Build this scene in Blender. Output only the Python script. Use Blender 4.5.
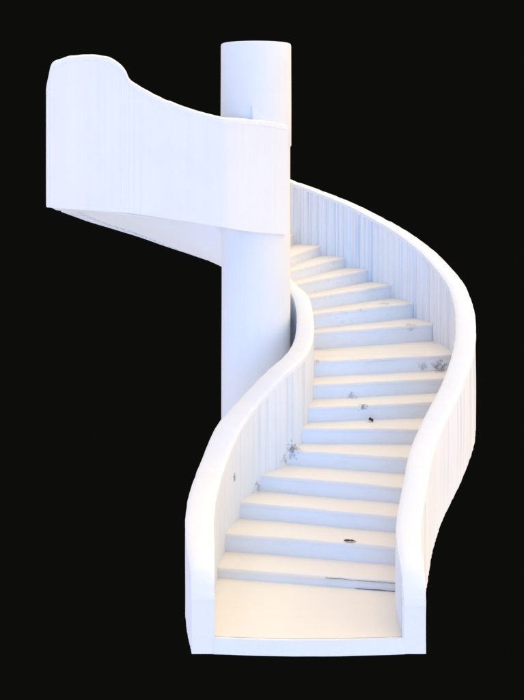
import bpy, bmesh, math, random
from mathutils import Vector, noise
R = math.radians
scene = bpy.context.scene
for o in list(bpy.data.objects):
    bpy.data.objects.remove(o)
C = scene.collection
random.seed(4)

# ------------------------------------------------------------ camera
EYE = 4.25
cam_d = bpy.data.cameras.new('camera')
cam = bpy.data.objects.new('camera', cam_d)
C.objects.link(cam)
cam.location = (0, 0, EYE)
cam.rotation_euler = (R(90), 0, 0)
cam_d.sensor_fit = 'HORIZONTAL'
cam_d.sensor_width = 36
cam_d.lens = 36 * 1000 / 524
cam_d.shift_y = -220 / 524
cam_d.clip_end = 3000
scene.camera = cam

# ------------------------------------------------------------ world and light
w = bpy.data.worlds.new('World')
scene.world = w
w.use_nodes = True
bg = w.node_tree.nodes['Background']
bg.inputs['Color'].default_value = (0.0041, 0.0040, 0.0038, 1)
bg.inputs['Strength'].default_value = 1.0

def sun(name, direction, color, strength, angle):
    """direction: the way towards the light"""
    d = bpy.data.lights.new(name, 'SUN')
    d.color = color
    d.energy = strength
    d.angle = R(angle)
    o = bpy.data.objects.new(name, d)
    C.objects.link(o)
    o.rotation_euler = Vector(direction).to_track_quat('Z', 'Y').to_euler()
    o.location = Vector(direction) * 8 + Vector((0, 12, 3))
    return o
sun('sun', (0.1, 0.1, 1), (1.000, 0.559, 0.206), 0.68, 30)
sun('high_sky_light', (0.3, 0, 1), (0.957, 1.000, 0.894), 2.35, 120)
sun('right_fill_light', (1, 0.5, 0.3), (0.960, 0.920, 1.000), 1.25, 90)  # added fill lamp from the right, no wall stands there
sun('ground_bounce_light', (0, -0.5, -1), (1.000, 0.983, 0.914), 1.75, 170)
sun('open_sky_light', (-1, 0, 0), (0.767, 0.744, 1.000), 2.15, 150)
sun('front_sky_light', (0, -1, 0), (0.012, 0.339, 1.000), 1.65, 40)
sun('warm_bounce_light', (0.95, -0.5, 0), (1.000, 0.576, 0.144), 1.25, 60)

scene.view_settings.view_transform = 'Standard'
scene.view_settings.look = 'None'
scene.view_settings.exposure = 0.07
scene.view_settings.gamma = 1.0

# ------------------------------------------------------------ materials
def new_mat(name):
    m = bpy.data.materials.new(name)
    m.use_nodes = True
    nt = m.node_tree
    b = nt.nodes['Principled BSDF']
    b.inputs['Specular IOR Level'].default_value = 0.08
    b.inputs['Roughness'].default_value = 0.85
    return m, nt, b

def ramp(nt, a, b, ca=(0, 0, 0, 1), cb=(1, 1, 1, 1)):
    r = nt.nodes.new('ShaderNodeValToRGB')
    r.color_ramp.elements[0].position = a
    r.color_ramp.elements[1].position = b
    r.color_ramp.elements[0].color = ca
    r.color_ramp.elements[1].color = cb
    return r

def mixc(nt, fac, c1, c2):
    n = nt.nodes.new('ShaderNodeMix')
    n.data_type = 'RGBA'
    nt.links.new(fac, n.inputs[0])
    for k, c in ((6, c1), (7, c2)):
        if isinstance(c, tuple):
            n.inputs[k].default_value = c
        else:
            nt.links.new(c, n.inputs[k])
    return n.outputs[2]

def noise_tex(nt, vec, scale, detail=4, rough=0.55):
    n = nt.nodes.new('ShaderNodeTexNoise')
    n.inputs['Scale'].default_value = scale
    n.inputs['Detail'].default_value = detail
    n.inputs['Roughness'].default_value = rough
    nt.links.new(vec, n.inputs['Vector'])
    return n.outputs['Fac']

def mapping(nt, vec, scale):
    n = nt.nodes.new('ShaderNodeMapping')
    n.inputs['Scale'].default_value = scale
    nt.links.new(vec, n.inputs['Vector'])
    return n.outputs['Vector']

GREY = (0.22, 0.23, 0.25); PALE = (0.42, 0.44, 0.47); BROWN = (0.22, 0.17, 0.13)
SPOTS = [(352, 397, 11.58, .085, PALE), (363, 407, 11.30, .07, GREY), (373, 423, 11.02, .06, GREY), (366, 447, 10.74, .045, BROWN),
         (292, 450, 10.83, .11, GREY), (284, 460, 10.78, .07, PALE), (256, 487, 10.50, .085, PALE), (244, 486, 10.42, .06, PALE), (234, 477, 10.12, .06, GREY),
         (440, 367, 12.13, .12, GREY), (424, 366, 12.10, .08, PALE), (316, 361, 11.85, .045, BROWN), (410, 325, 12.9, .10, PALE), (385, 305, 13.3, .10, PALE)]
def plaster(name, base, streak=0.0, stain=0.0, streak_col=(0.42, 0.50, 0.65, 1), blotch=0.25, bump=0.25, dirt=(0.70, 0.66, 0.61, 1)):
    m, nt, b = new_mat(name)
    tc = nt.nodes.new('ShaderNodeTexCoord')
    n1 = noise_tex(nt, tc.outputs['Object'], 1.6, 5, 0.6)
    r1 = ramp(nt, 0.42, 0.75, (0, 0, 0, 1), (blotch,) * 3 + (1,))
    nt.links.new(n1, r1.inputs[0])
    col = mixc(nt, r1.outputs[0], base + (1,), dirt)
    if streak:
        v = mapping(nt, tc.outputs['UV'], (20, 0.3, 1))
        n2 = noise_tex(nt, v, 1.0, 3, 0.6)
        r2 = ramp(nt, 0.49, 0.70, (0, 0, 0, 1), (streak,) * 3 + (1,))
        nt.links.new(n2, r2.inputs[0])
        # streaks come and go along the wall
        v3 = mapping(nt, tc.outputs['UV'], (1.3, 0.5, 1))
        n3 = noise_tex(nt, v3, 1.0, 2, 0.5)
        r3 = ramp(nt, 0.35, 0.6)
        nt.links.new(n3, r3.inputs[0])
        mu = nt.nodes.new('ShaderNodeMath'); mu.operation = 'MULTIPLY'
        nt.links.new(r2.outputs[0], mu.inputs[0]); nt.links.new(r3.outputs[0], mu.inputs[1])
        col = mixc(nt, mu.outputs[0], col, streak_col)
    if stain:
        # long grey weather stains lying across the treads
        v = mapping(nt, tc.outputs['Object'], (1.2, 14, 14))
        n6 = noise_tex(nt, v, 1.0, 6, 0.65)
        r6 = ramp(nt, 0.55, 0.75, (0, 0, 0, 1), (stain,) * 3 + (1,))
        nt.links.new(n6, r6.inputs[0])
        col = mixc(nt, r6.outputs[0], col, (0.40, 0.41, 0.45, 1))
    for (px, py, D, r, cc) in SPOTS:
        # dirt smudges with ragged outlines at fixed places on the staircase
        P = ((px - 262) / 1000 * D, D, EYE - (py - 130) / 1000 * D)
        nv = noise_tex(nt, tc.outputs['Object'], 22, 5, 0.75)
        vm = nt.nodes.new('ShaderNodeVectorMath'); vm.operation = 'DISTANCE'
        nt.links.new(tc.outputs['Object'], vm.inputs[0]); vm.inputs[1].default_value = P
        ma = nt.nodes.new('ShaderNodeMath'); ma.operation = 'MULTIPLY_ADD'
        nt.links.new(nv, ma.inputs[0]); ma.inputs[1].default_value = r * 4.0
        nt.links.new(vm.outputs['Value'], ma.inputs[2])
        mr = nt.nodes.new('ShaderNodeMapRange')
        mr.inputs['From Min'].default_value = r * 2.15
        mr.inputs['From Max'].default_value = r * 2.75
        mr.inputs['To Min'].default_value = 0.85; mr.inputs['To Max'].default_value = 0.0
        nt.links.new(ma.outputs[0], mr.inputs['Value'])
        col = mixc(nt, mr.outputs['Result'], col, cc + (1,))
    # fine grain of lime plaster
    n4 = noise_tex(nt, tc.outputs['Object'], 60, 4, 0.7)
    n5 = noise_tex(nt, tc.outputs['Object'], 7, 4, 0.6)
    ad = nt.nodes.new('ShaderNodeMath'); ad.operation = 'MULTIPLY_ADD'
    nt.links.new(n5, ad.inputs[0]); ad.inputs[1].default_value = 2.5
    nt.links.new(n4, ad.inputs[2])
    bp = nt.nodes.new('ShaderNodeBump')
    bp.inputs['Strength'].default_value = bump
    bp.inputs['Distance'].default_value = 0.012
    nt.links.new(ad.outputs[0], bp.inputs['Height'])
    nt.links.new(bp.outputs['Normal'], b.inputs['Normal'])
    nt.links.new(col, b.inputs['Base Color'])
    return m

M_wall = plaster('white_plaster', (0.77, 0.77, 0.77), streak=0.5)
M_back = plaster('streaked_plaster', (0.77, 0.77, 0.78), streak=0.8)
M_near = plaster('landing_plaster', (0.77, 0.77, 0.77), streak=0.07)
M_cope = plaster('coping_plaster', (0.79, 0.785, 0.78), blotch=0.12)
M_pillar = plaster('pillar_plaster', (0.77, 0.77, 0.77), streak=0.08)
M_step = plaster('shade_tinted_step_plaster', (0.74, 0.765, 0.80), blotch=0.25, stain=0.15)  # blue shade of the risers painted into the base colour
M_step_worn = plaster('weathered_shade_tinted_step_plaster', (0.75, 0.77, 0.80), blotch=0.3, stain=0.35)  # same painted blue shade, with more weather stain
M_tread = plaster('sun_tinted_tread', (0.785, 0.745, 0.70), blotch=0.2, stain=0.05)  # warm sunlight on the treads painted in as a cream tint
M_tread_worn = plaster('weathered_sun_tinted_tread', (0.79, 0.75, 0.705), blotch=0.3, stain=0.4)  # painted sun warmth again, under heavier weather stains
M_rubble = plaster('broken_plaster', (0.77, 0.77, 0.77), blotch=0.5, bump=0.8)

def plain(name, col, rough=0.9):
    m, nt, b = new_mat(name)
    tc = nt.nodes.new('ShaderNodeTexCoord')
    n = noise_tex(nt, tc.outputs['Object'], 30, 3)
    r = ramp(nt, 0.3, 0.75, tuple(c * 0.55 for c in col) + (1,), tuple(min(1, c * 1.4) for c in col) + (1,))
    nt.links.new(n, r.inputs[0])
    nt.links.new(r.outputs[0], b.inputs['Base Color'])
    b.inputs['Roughness'].default_value = rough
    return m
M_leaf = plain('dry_leaf', (0.07, 0.06, 0.055))
M_scrap = plain('grey_leaf_scrap', (0.24, 0.25, 0.28))
M_grit = plain('grey_grit', (0.30, 0.33, 0.38))
M_crack = plain('crack_dirt', (0.25, 0.23, 0.23))

# ------------------------------------------------------------ helpers
def link(name, bm, mat, parent=None, smooth=True, angle=35):
    me = bpy.data.meshes.new(name)
    bm.normal_update()
    bm.to_mesh(me); bm.free()
    me.materials.append(mat)
    if smooth:
        for p in me.polygons:
            p.use_smooth = True
        try:
            me.set_sharp_from_angle(angle=R(angle))
        except Exception:
            pass
    o = bpy.data.objects.new(name, me)
    C.objects.link(o)
    if parent:
        o.parent = parent
    return o

def cr(ps, n):
    """Catmull-Rom through tuples, n samples per span"""
    out = []
    for i in range(len(ps) - 1):
        p0 = ps[max(i - 1, 0)]; p1 = ps[i]; p2 = ps[i + 1]; p3 = ps[min(i + 2, len(ps) - 1)]
        for k in range(n):
            t = k / n
            out.append(tuple(0.5 * ((2 * b) + (-a + c) * t + (2 * a - 5 * b + 4 * c - d) * t * t + (-a + 3 * b - 3 * c + d) * t ** 3)
                             for a, b, c, d in zip(p0, p1, p2, p3)))
    out.append(ps[-1])
    return out

CX, CY = -0.073, 12.2
def pol(r, deg):
    return (CX + r * math.cos(R(deg)), CY + r * math.sin(R(deg)))

def wall(name, rows, parent, mat, relief_in=0.004, relief_out=0.003, cope_h=0.05, cope_mat=None, slats=False, seed=1, nz=7):
    """rows: (xi, yi, xo, yo, zb, zt) along the wall; inner face, outer face, foot and top"""
    rnd = random.Random(seed)
    bm = bmesh.new()
    uvl = bm.loops.layers.uv.new('UVMap')
    n = len(rows)
    arc = [0]
    for a, b in zip(rows, rows[1:]):
        arc.append(arc[-1] + math.hypot((b[0] + b[2] - a[0] - a[2]) / 2, (b[1] + b[3] - a[1] - a[3]) / 2))
    # per-column relief, drifting so neighbouring columns step now and then
    rin = []; v = 0; run = 0
    for i in range(n):
        if slats:
            run -= 1
            if run <= 0:
                run = rnd.choice((1, 2, 2, 3)); v = (-1 if v > 0 else 1) * rnd.uniform(.25, 1)
        elif rnd.random() < 0.45:
            v = rnd.uniform(-1, 1)
        rin.append(v)
    ring = []
    for i, (xi, yi, xo, yo, zb, zt) in enumerate(rows):
        top = zt - cope_h
        d = Vector((xo - xi, yo - yi, 0)); d.normalize()
        fade = min(1, i / 3, (n - 1 - i) / 3)
        col = []
        for j in range(nz + 1):                     # inner face up
            z = zb + (top - zb) * j / nz
            wv = noise.noise(Vector((arc[i] * 1.4, z * 1.4, seed))) * 0.010 * fade
            off = d * (rin[i] * relief_in * fade + wv)
            col.append((bm.verts.new(Vector((xi, yi, z)) + off), z))
        for j in range(nz, -1, -1):                 # outer face down
            z = zb + (top - zb) * j / nz
            wv = noise.noise(Vector((arc[i] * 1.4, z * 1.4, seed + 9))) * 0.010 * fade
            off = d * (rin[(i * 7) % n] * relief_out * fade + wv)
            col.append((bm.verts.new(Vector((xo, yo, z)) + off), z))
        ring.append(col)
    m = len(ring[0])
    for i in range(n - 1):
        for j in range(m):
            k = (j + 1) % m
            a, b, c, e = ring[i][j], ring[i][k], ring[i + 1][k], ring[i + 1][j]
            f = bm.faces.new((a[0], b[0], c[0], e[0]))
            for lp, u, zz in zip(f.loops, (arc[i], arc[i], arc[i + 1], arc[i + 1]), (a[1], b[1], c[1], e[1])):
                lp[uvl].uv = (u, zz)
    bm.faces.new([v[0] for v in ring[0]][::-1])
    bm.faces.new([v[0] for v in ring[-1]])
    bmesh.ops.recalc_face_normals(bm, faces=bm.faces)
    o = link(name, bm, mat, parent, True, 20)
    # rounded coping, a hair proud of the wall
    bm = bmesh.new()
    prof = [(-0.003, -0.35), (-0.003, 0.55), (0.018, 0.84), (0.05, 1.0)]
    ring = []
    for i, (xi, yi, xo, yo, zb, zt) in enumerate(rows):
        base = zt - cope_h
        d = Vector((xo - xi, yo - yi, 0)); L = d.length; d.normalize()
        tv = Vector((rows[min(i + 1, n - 1)][0] - rows[max(i - 1, 0)][0], rows[min(i + 1, n - 1)][1] - rows[max(i - 1, 0)][1], 0)).normalized()
        xi, yi = ((xi - tv.x * .003, yi - tv.y * .003) if i == 0 else (xi + tv.x * .003, yi + tv.y * .003) if i == n - 1 else (xi, yi))
        wob = noise.noise(Vector((arc[i] * 2.2, seed, 0))) * 0.008 + noise.noise(Vector((arc[i] * 11, seed, 4))) * 0.007
        col = []
        for s, hh in prof:
            col.append(bm.verts.new(Vector((xi, yi, base + hh * cope_h + wob)) + d * (s + wob * .3)))
        for s, hh in prof[::-1]:
            col.append(bm.verts.new(Vector((xi, yi, base + hh * cope_h + wob)) + d * (L - s + wob * .4)))
        ring.append(col)
    m = len(ring[0])
    for i in range(n - 1):
        for j in range(m):
            k = (j + 1) % m
            bm.faces.new((ring[i][j], ring[i][k], ring[i + 1][k], ring[i + 1][j]))
    bm.faces.new(ring[0][::-1]); bm.faces.new(ring[-1])
    bmesh.ops.recalc_face_normals(bm, faces=bm.faces)
    link('coping', bm, cope_mat or M_cope, o, True, 50)
    return o

# ------------------------------------------------------------ ground
GZ = -0.135
# ------------------------------------------------------------ staircase root
root = bpy.data.objects.new('spiral_staircase', None)
C.objects.link(root)
root.location = (0, 0, 0)
root['label'] = 'white plastered outdoor spiral staircase winding up around a round pillar'
root['category'] = 'staircase'

# ------------------------------------------------------------ pillar
def pillar():
    bm = bmesh.new()
    uvl = bm.loops.layers.uv.new('UVMap')
    prof = [(GZ, .425), (0.6, .422), (1.4, .421), (2.2, .419), (3.0, .418), (3.6, .417), (4.035, .417), (4.05, .423),
            (4.06, .43), (4.5, .43), (5.0, .429), (5.27, .429), (5.292, .423), (5.30, .405)]
    N = 128
    rings = []
    for z, r in prof:
        row = []
        for i in range(N):
            a = 360 * i / N
            rr = r + 0.004 * noise.noise(Vector((math.cos(R(a)) * 1.2, math.sin(R(a)) * 1.2, z * .6)))
            x, y = pol(rr, a)
            row.append(bm.verts.new((x, y, z)))
        rings.append((row, z))
    for (ra, za), (rb, zb) in zip(rings, rings[1:]):
        for i in range(N):
            k = (i + 1) % N
            f = bm.faces.new((ra[i], ra[k], rb[k], rb[i]))
            for lp, u, zz in zip(f.loops, (i, i + 1, i + 1, i), (za, za, zb, zb)):
                lp[uvl].uv = (u * 0.0206, zz)
    bm.faces.new(rings[-1][0]); bm.faces.new(rings[0][0][::-1])
    bmesh.ops.recalc_face_normals(bm, faces=bm.faces)
    return link('pillar', bm, M_pillar, root, True, 40)
pil = pillar()

# ------------------------------------------------------------ walls
# controls: xi, yi, xo, yo, foot, top
left = [(-.400, 8.372, -.588, 8.372, GZ, .38),
        (-.402, 8.395, -.592, 8.395, GZ, .47),
        (-.404, 8.45, -.602, 8.45, GZ, .555),
        (-.410, 8.56, -.625, 8.56, GZ, .61),
        (-.418, 8.72, -.655, 8.72, GZ, .66),
        (-.440, 9.05, -.695, 9.10, GZ, .74),
        (-.425, 9.45, -.680, 9.55, GZ, .84),
        (-.360, 9.85, -.600, 10.0, GZ, .97),
        (-.240, 10.2, -.480, 10.4, GZ, 1.17),
        (-.050, 10.50, -.240, 10.74, -.05, 1.38),
        (.200, 10.72, .030, 10.97, .10, 1.60),
        (.400, 10.93, .220, 11.15, .25, 1.72),
        (.520, 11.20, .325, 11.36, .40, 1.79),
        (.585, 11.50, .385, 11.62, .60, 1.86),
        (.612, 11.83, .415, 11.90, .85, 1.96),
        (*pol(.685, 0), *pol(.495, 0), 1.00, 2.07),
        (*pol(.68, 20), *pol(.485, 20), 1.30, 2.21),
        (*pol(.65, 42), *pol(.46, 42), 1.62, 2.34),
        (*pol(.56, 62), *pol(.41, 62), 1.90, 2.60),
        (*pol(.45, 80), *pol(.33, 80), 2.05, 2.85)]
wall('inner_wall', cr(left, 14), root, M_wall, seed=3, cope_h=0.05)

def smooth_interp(tab, x):
    for (a, va), (b, vb) in zip(tab, tab[1:]):
        if x <= b:
            t = max(0, (x - a) / (b - a)); return va + (vb - va) * t
    return tab[-1][1]

ZTOP = [(0, 2.20), (6, 2.32), (20, 2.56), (36, 2.84), (57, 3.19), (79, 3.52), (104, 3.88), (135, 4.25), (170, 4.45)]
ZBOT = [(0, .98), (20, 1.20), (40, 1.45), (60, 1.72), (80, 1.98), (104, 2.31), (116, 2.49), (126, 2.67), (137, 2.84), (145, 2.94),
        (157, 3.10), (166, 3.20), (185, 3.33)]
def rout(th):
    return 2.62 - max(0, th - 140) * 0.0016
def rin_(th):
    return 2.41 - max(0, th - 140) * 0.0016
right = [(1.190, 8.372, 1.370, 8.372, GZ, .34),
         (1.188, 8.395, 1.371, 8.395, GZ, .43),
         (1.186, 8.45, 1.372, 8.45, GZ, .53),
         (1.182, 8.56, 1.374, 8.55, GZ+.002, .60),
         (1.180, 8.72, 1.378, 8.68, -.12, .67),
         (1.220, 9.02, 1.425, 8.95, -.09, .78),
         (1.345, 9.45, 1.545, 9.35, .0, .97),
         (1.460, 9.84, 1.665, 9.74, .15, 1.12),
         (1.640, 10.22, 1.830, 10.09, .33, 1.29),
         (1.945, 10.75, 2.130, 10.60, .57, 1.57),
         (2.170, 11.30, 2.370, 11.17, .75, 1.83),
         (2.290, 11.82, 2.505, 11.76, .90, 2.06)]
for th in (3, 10, 20, 30, 40, 50, 60, 70, 80, 90, 100, 110, 120, 130, 140, 150, 158, 166):
    right.append((*pol(rin_(th), th), *pol(rout(th), th), smooth_interp(ZBOT, th), smooth_interp(ZTOP, th)))
wall('outer_wall', cr(right, 16), root, M_back, relief_in=0.015, slats=True, seed=8, cope_h=0.055)

# landing parapet: from the front of the pillar out to the left
near = []
ctl = [  # x, y of near face, foot, top
    (.31, 11.935, 3.00, 4.31), (.25, 11.87, 3.01, 4.325), (.16, 11.79, 3.025, 4.345), (.02, 11.69, 3.045, 4.365), (-.16, 11.575, 3.075, 4.38),
    (-.32, 11.485, 3.11, 4.39), (-.46, 11.44, 3.14, 4.40), (-.80, 11.42, 3.195, 4.49), (-1.00, 11.41, 3.225, 4.56),
    (-1.22, 11.40, 3.26, 4.655), (-1.39, 11.39, 3.285, 4.75), (-1.50, 11.385, 3.30, 4.82),
    (-1.555, 11.38, 3.305, 4.92), (-1.65, 11.375, 3.315, 5.03), (-1.80, 11.365, 3.325, 5.095), (-2.00, 11.35, 3.34, 5.11), (-2.20, 11.32, 3.355, 5.085),
    (-2.36, 11.30, 3.37, 5.02), (-2.405, 11.295, 3.375, 4.90), (-2.425, 11.29, 3.375, 4.70)]
ctl = cr(ctl, 8)
for i, (x, y, zb, zt) in enumerate(ctl):
    a = ctl[max(i - 1, 0)]; b = ctl[min(i + 1, len(ctl) - 1)]
    t = Vector((b[0] - a[0], b[1] - a[1])).normalized()
    nrm = Vector((-t.y, t.x))          # towards the stairs
    if nrm.y < 0: nrm = -nrm
    if i < 30:
        nrm = (Vector((CX, CY)) - Vector((x, y))).normalized()
    near.append((x + nrm.x * .17, y + nrm.y * .17, x, y, zb, zt))
wall('landing_parapet', near, root, M_near, relief_in=.002, relief_out=.0015, seed=21, cope_h=0.05)

# small plaster fin where the landing meets the pillar
bm = bmesh.new()
fx, fy = pol(.425, -98)
tri = [(0, 0), (.17, 0), (0, .20)]
fr = [bm.verts.new((-.115 + a, 11.72, 4.34 + b)) for a, b in tri]
bk = [bm.verts.new((-.115 + a, 11.90, 4.36 + b)) for a, b in tri]
bm.faces.new(fr); bm.faces.new(bk[::-1])
for i in range(3):
    k = (i + 1) % 3
    bm.faces.new((fr[i], bk[i], bk[k], fr[k]))
bmesh.ops.recalc_face_normals(bm, faces=bm.faces)
bmesh.ops.bevel(bm, geom=[e for e in bm.edges], offset=.008, segments=2, affect='EDGES')
link('pillar_fin', bm, M_cope, root, True, 40)

# ------------------------------------------------------------ steps
def z_of(k):
    tab = {0: 0, 1: .10, 2: .28, 3: .45, 4: .625, 5: .80, 6: .975, 7: 1.15, 8: 1.325, 9: 1.52, 10: 1.74, 11: 1.94, 12: 2.12, 13: 2.29,
           14: 2.44, 15: 2.585}
    return tab[k] if k in tab else 2.585 + (k - 15) * .16
nos = {0: ((-.40, 8.37), (1.20, 8.37)), 1: ((-.46, 9.50), (1.26, 9.20)), 2: ((-.34, 9.86), (1.30, 9.53)), 3: ((-.25, 10.24), (1.34, 9.85)),
       4: ((-.02, 10.53), (1.40, 10.17)), 5: ((.33, 10.80), (1.56, 10.53)), 6: ((.47, 11.0), (1.76, 10.97)), 7: ((.53, 11.20), (1.99, 11.40)),
       8: ((.58, 11.50), (2.14, 11.80)), 9: ((.61, 11.83), (2.25, 12.17))}
ang = {10: 18, 11: 29, 12: 40, 13: 49.5, 14: 58.5, 15: 67.5, 16: 77, 17: 87, 18: 98, 19: 109, 20: 121, 21: 133, 22: 146}
for k, a in ang.items():
    nos[k] = (pol(.66, a), pol(2.38, a))
def ext(k):
    a, b = Vector(nos[k][0]), Vector(nos[k][1])
    d = (b - a).normalized()
    if k >= 10:
        return a - d * (.08 if k < 15 else .30), b + d * .10
    if k == 0:
        return a - d * .10, b + d * .09
    return a - d * .10, b + d * .10
TH = .024
def step(k):
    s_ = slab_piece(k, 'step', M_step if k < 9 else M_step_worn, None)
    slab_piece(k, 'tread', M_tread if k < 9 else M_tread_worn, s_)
    return s_
def slab_piece(k, nm, mat, par):
    z = z_of(k); zlow = z - (.15 if k == 0 else .34 if k > 1 else .2)
    zlow = max(zlow, GZ)
    zfull = z
    if par is None: z = z - TH
    else: zlow = z - TH - .014
    A, B = ext(k); A2, B2 = ext(k + 1)
    d1 = ((A2 - A).normalized(), (B2 - B).normalized())
    back = 0.06
    A2 = A2 + d1[0] * back; B2 = B2 + d1[1] * back
    bm = bmesh.new()
    n = 26
    rows = []
    if par is None: prof = [(0.004, zlow), (0.004, z - .04), (0.004, z - .02), (.004, z)]
    else: prof = [(0.0, zlow), (0.0, z - .012), (0.005, z - .004), (.014, z)]     # rounded nosing
    rnd = random.Random(k + 50)
    for i in range(n + 1):
        t = i / n
        p = A.lerp(B, t); q = A2.lerp(B2, t)
        D = (q - p); L = D.length; D.normalize()
        wob = noise.noise(Vector((t * 5, k * 3.1, 0))) * .010 + noise.noise(Vector((t * 21, k * 7.7, 2))) * .004
        wz = noise.noise(Vector((t * 4, k * 5.3, 7))) * .008
        row = []
        for s, zz in prof:
            e = p + D * (s + wob)
            row.append(bm.verts.new((e.x, e.y, zz + (wz if zz > zlow else 0))))
        for s in (.35, .7):
            e = p + D * (L * s)
            row.append(bm.verts.new((e.x, e.y, z + wz * .5 + noise.noise(Vector((t * 6, s * 5, k))) * .006)))
        row.append(bm.verts.new((q.x, q.y, z)))
        row.append(bm.verts.new((q.x, q.y, zlow)))
        rows.append(row)
    m = len(rows[0])
    for a, b in zip(rows, rows[1:]):
        for j in range(m):
            bm.faces.new((a[j], a[(j + 1) % m], b[(j + 1) % m], b[j]))
    bm.faces.new(rows[0][::-1]); bm.faces.new(rows[-1])
    bmesh.ops.recalc_face_normals(bm, faces=bm.faces)
    return link(nm, bm, mat, par or root, True, 50)
steps = {}
for k in range(1, 22):
    steps[k] = step(k)

def prism(name, pts, z0, z1, mat, parent, bev=.012):
    bm = bmesh.new()
    lo = [bm.verts.new((x, y, z0)) for x, y in pts]
    hi = [bm.verts.new((x, y, z1)) for x, y in pts]
    n = len(pts)
    for i in range(n):
        k = (i + 1) % n
        bm.faces.new((lo[i], lo[k], hi[k], hi[i]))
    bm.faces.new(lo[::-1]); bm.faces.new(hi)
    bmesh.ops.recalc_face_normals(bm, faces=bm.faces)
    if bev:
        ed = [e for e in bm.edges if all(abs(v.co.z - z1) < 1e-5 for v in e.verts)]
        bmesh.ops.bevel(bm, geom=ed, offset=bev, segments=2, affect='EDGES')
    return link(name, bm, mat, parent, True, 40)

# bottom slab under the first riser and both wall ends
front = []
for i in range(13):
    t = i / 12
    front.append((-.408 + t * 1.606, 8.368 - .035 * math.sin(math.pi * t) + .004 * noise.noise(Vector((t * 7, 0, 0)))))
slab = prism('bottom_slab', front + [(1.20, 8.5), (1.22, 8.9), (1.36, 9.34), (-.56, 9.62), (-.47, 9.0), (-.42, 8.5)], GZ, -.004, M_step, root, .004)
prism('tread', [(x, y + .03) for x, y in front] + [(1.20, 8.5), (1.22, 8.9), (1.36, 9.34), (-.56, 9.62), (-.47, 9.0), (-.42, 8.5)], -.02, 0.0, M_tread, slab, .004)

# landing slab at the top
pts = [pol(.38, 146), pol(2.36, 146), pol(2.36, 156), pol(2.50, 166), pol(2.50, 178), (-2.52, 11.90), (-2.41, 11.40), (-1.8, 11.44), (-1.2, 11.55), (-.5, 11.69), pol(.36, -110), pol(.36, 200)]
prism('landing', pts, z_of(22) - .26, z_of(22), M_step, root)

# ------------------------------------------------------------ soffit (the sloping underside)
bm = bmesh.new()
rows = []
def srow(p, zp, q, zq, n=10):
    r = []
    for i in range(n + 1):
        t = i / n
        wz = .008 * noise.noise(Vector((p[0] + (q[0] - p[0]) * t, p[1] + (q[1] - p[1]) * t, 3)) * 2)
        r.append(bm.verts.new((p[0] + (q[0] - p[0]) * t, p[1] + (q[1] - p[1]) * t, zp + (zq - zp) * t + wz)))
    rows.append(r)
def wallpt(rows_, i, side, inset):
    a = rows_[i]
    return (a[0] + (a[2] - a[0]) * inset, a[1] + (a[3] - a[1]) * inset)
lp = cr(left, 4); rp = cr(right[3:12], 4)
lp = lp[12:]
nL = 13 * 4
for i in range(0, 33):
    t = i / 32
    a = lp[min(int(16 + t * (nL - 20)), len(lp) - 1)]; b = rp[min(int(14 + t * 18), len(rp) - 1)]
    srow((a[0] + (a[2] - a[0]) * .5, a[1] + (a[3] - a[1]) * .5), max(a[4] + .01, GZ - .0), ((b[0] + b[2]) / 2, (b[1] + b[3]) / 2), b[4] + .015)
for th in range(8, 168, 4):
    zb = smooth_interp(ZBOT, th)
    r0 = .60 if th < 40 else .38
    srow(pol(r0, th), zb + .015, pol(rout(th) - .03, th), zb + .015)
last = [(pol(.38, 180), 3.24, pol(rout(172) - .03, 172), 3.245), (pol(.38, 200), 3.20, pol(rout(178) - .05, 178), 3.29),
        (pol(.38, 225), 3.14, (-2.47, 12.0), 3.335), (pol(.40, 250), 3.09, (-2.43, 11.65), 3.36), ((-.20, 11.73), 3.085, (-2.40, 11.35), 3.38)]
for a in last:
    srow(*a)
for a, b in zip(rows, rows[1:]):
    for j in range(len(a) - 1):
        bm.faces.new((a[j], b[j], b[j + 1], a[j + 1]))
bmesh.ops.recalc_face_normals(bm, faces=bm.faces)
sf = link('soffit', bm, M_cope, root, True, 60)
md = sf.modifiers.new('thick', 'SOLIDIFY'); md.thickness = .03; md.offset = 1 

# ------------------------------------------------------------ small things lying about
def at(px, py, z):
    d = 1000 * (EYE - z) / (py - 130.0)
    return ((px - 262) / 1000 * d, d)

def crumple(bm, c, rx, ry, h, seed, n=7):
    """one curled dry leaf"""
    rnd = random.Random(seed)
    a0 = rnd.uniform(-.3, .3)
    rows = []
    for i in range(n):
        u = i / (n - 1) * 2 - 1
        wd = (1 - u * u) ** .6 * ry * rnd.uniform(.35, 1.25) + .001
        row = []
        for j in range(4):
            v = j / 3 * 2 - 1
            x = u * rx; y = v * wd
            z = .006 + h * (v * v * .8 + .25 * math.sin(u * 3 + seed)) + rnd.uniform(0, .004)
            row.append(bm.verts.new((c[0] + x * math.cos(a0) - y * math.sin(a0), c[1] + x * math.sin(a0) + y * math.cos(a0), c[2] + max(.003, z))))
        rows.append(row)
    for a, b in zip(rows, rows[1:]):
        for j in range(3):
            bm.faces.new((a[j], b[j], b[j + 1], a[j + 1]))

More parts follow.
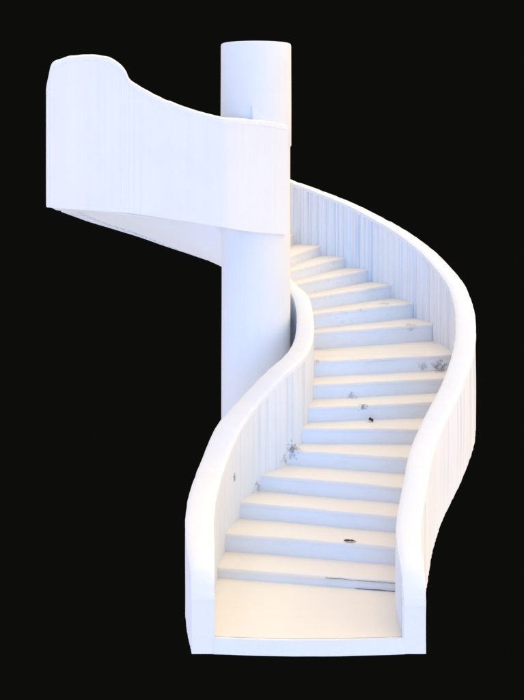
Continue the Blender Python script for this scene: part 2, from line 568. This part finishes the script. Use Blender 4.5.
def leaf(px, py, k, rx, ry, h, seed, label, extra=()):
    x, y = at(px, py, z_of(k))
    o_bm = bmesh.new()
    crumple(o_bm, (0, 0, 0), rx, ry, h, seed)
    for dx, dy, s in extra:
        crumple(o_bm, (dx, dy, 0), rx * s, ry * s, h * s, seed + int(dx * 100) + 5)
    bmesh.ops.recalc_face_normals(o_bm, faces=o_bm.faces)
    bmesh.ops.solidify(o_bm, geom=o_bm.faces[:], thickness=.002)
    o = link('dry_leaf', o_bm, M_leaf, None, True, 60)
    o.location = (x, y, z_of(k) + .003)
    o['label'] = label
    o['category'] = 'leaf'
    o['group'] = 'dark dry leaves lying on the steps'
    return o
leaf(350, 542, 2, .060, .022, .008, 1, 'long dark curled leaf on the second step up, the lowest leaf of all')
leaf(371, 422, 6, .026, .03, .035, 3, 'small ragged dark leaf at the foot of a riser in the middle of the flight')
# thin cracks along the lowest nosing
def crack(k, t0, t1, dz, name='crack'):
    A, B = ext(k)
    d = (ext(k + 1)[0] - A).normalized()
    bm = bmesh.new(); prev = None
    n = 24
    for i in range(n + 1):
        t = t0 + (t1 - t0) * i / n
        p = A.lerp(B, t) - d * (.0075 + noise.noise(Vector((t * 5, k * 3.1, 0))) * -.010)
        z = z_of(k) + dz + .006 * noise.noise(Vector((t * 17, k, dz * 40)))
        hgt = .0012 + .006 * abs(noise.noise(Vector((t * 31, 4, k))))
        a = bm.verts.new((p.x, p.y, z)); b = bm.verts.new((p.x, p.y, z + hgt)); c = bm.verts.new((p.x, p.y + .02, z + hgt)); e = bm.verts.new((p.x, p.y + .02, z))
        if prev:
            for (u, v, w_, x_) in ((prev[0], prev[1], b, a), (prev[1], prev[2], c, b), (prev[2], prev[3], e, c), (prev[3], prev[0], a, e)):
                bm.faces.new((u, v, w_, x_))
        prev = (a, b, c, e)
    bmesh.ops.recalc_face_normals(bm, faces=bm.faces)
    link(name, bm, M_crack, steps[k], True, 60)
crack(1, .60, .94, -.022)
crack(1, .74, .94, -.098)
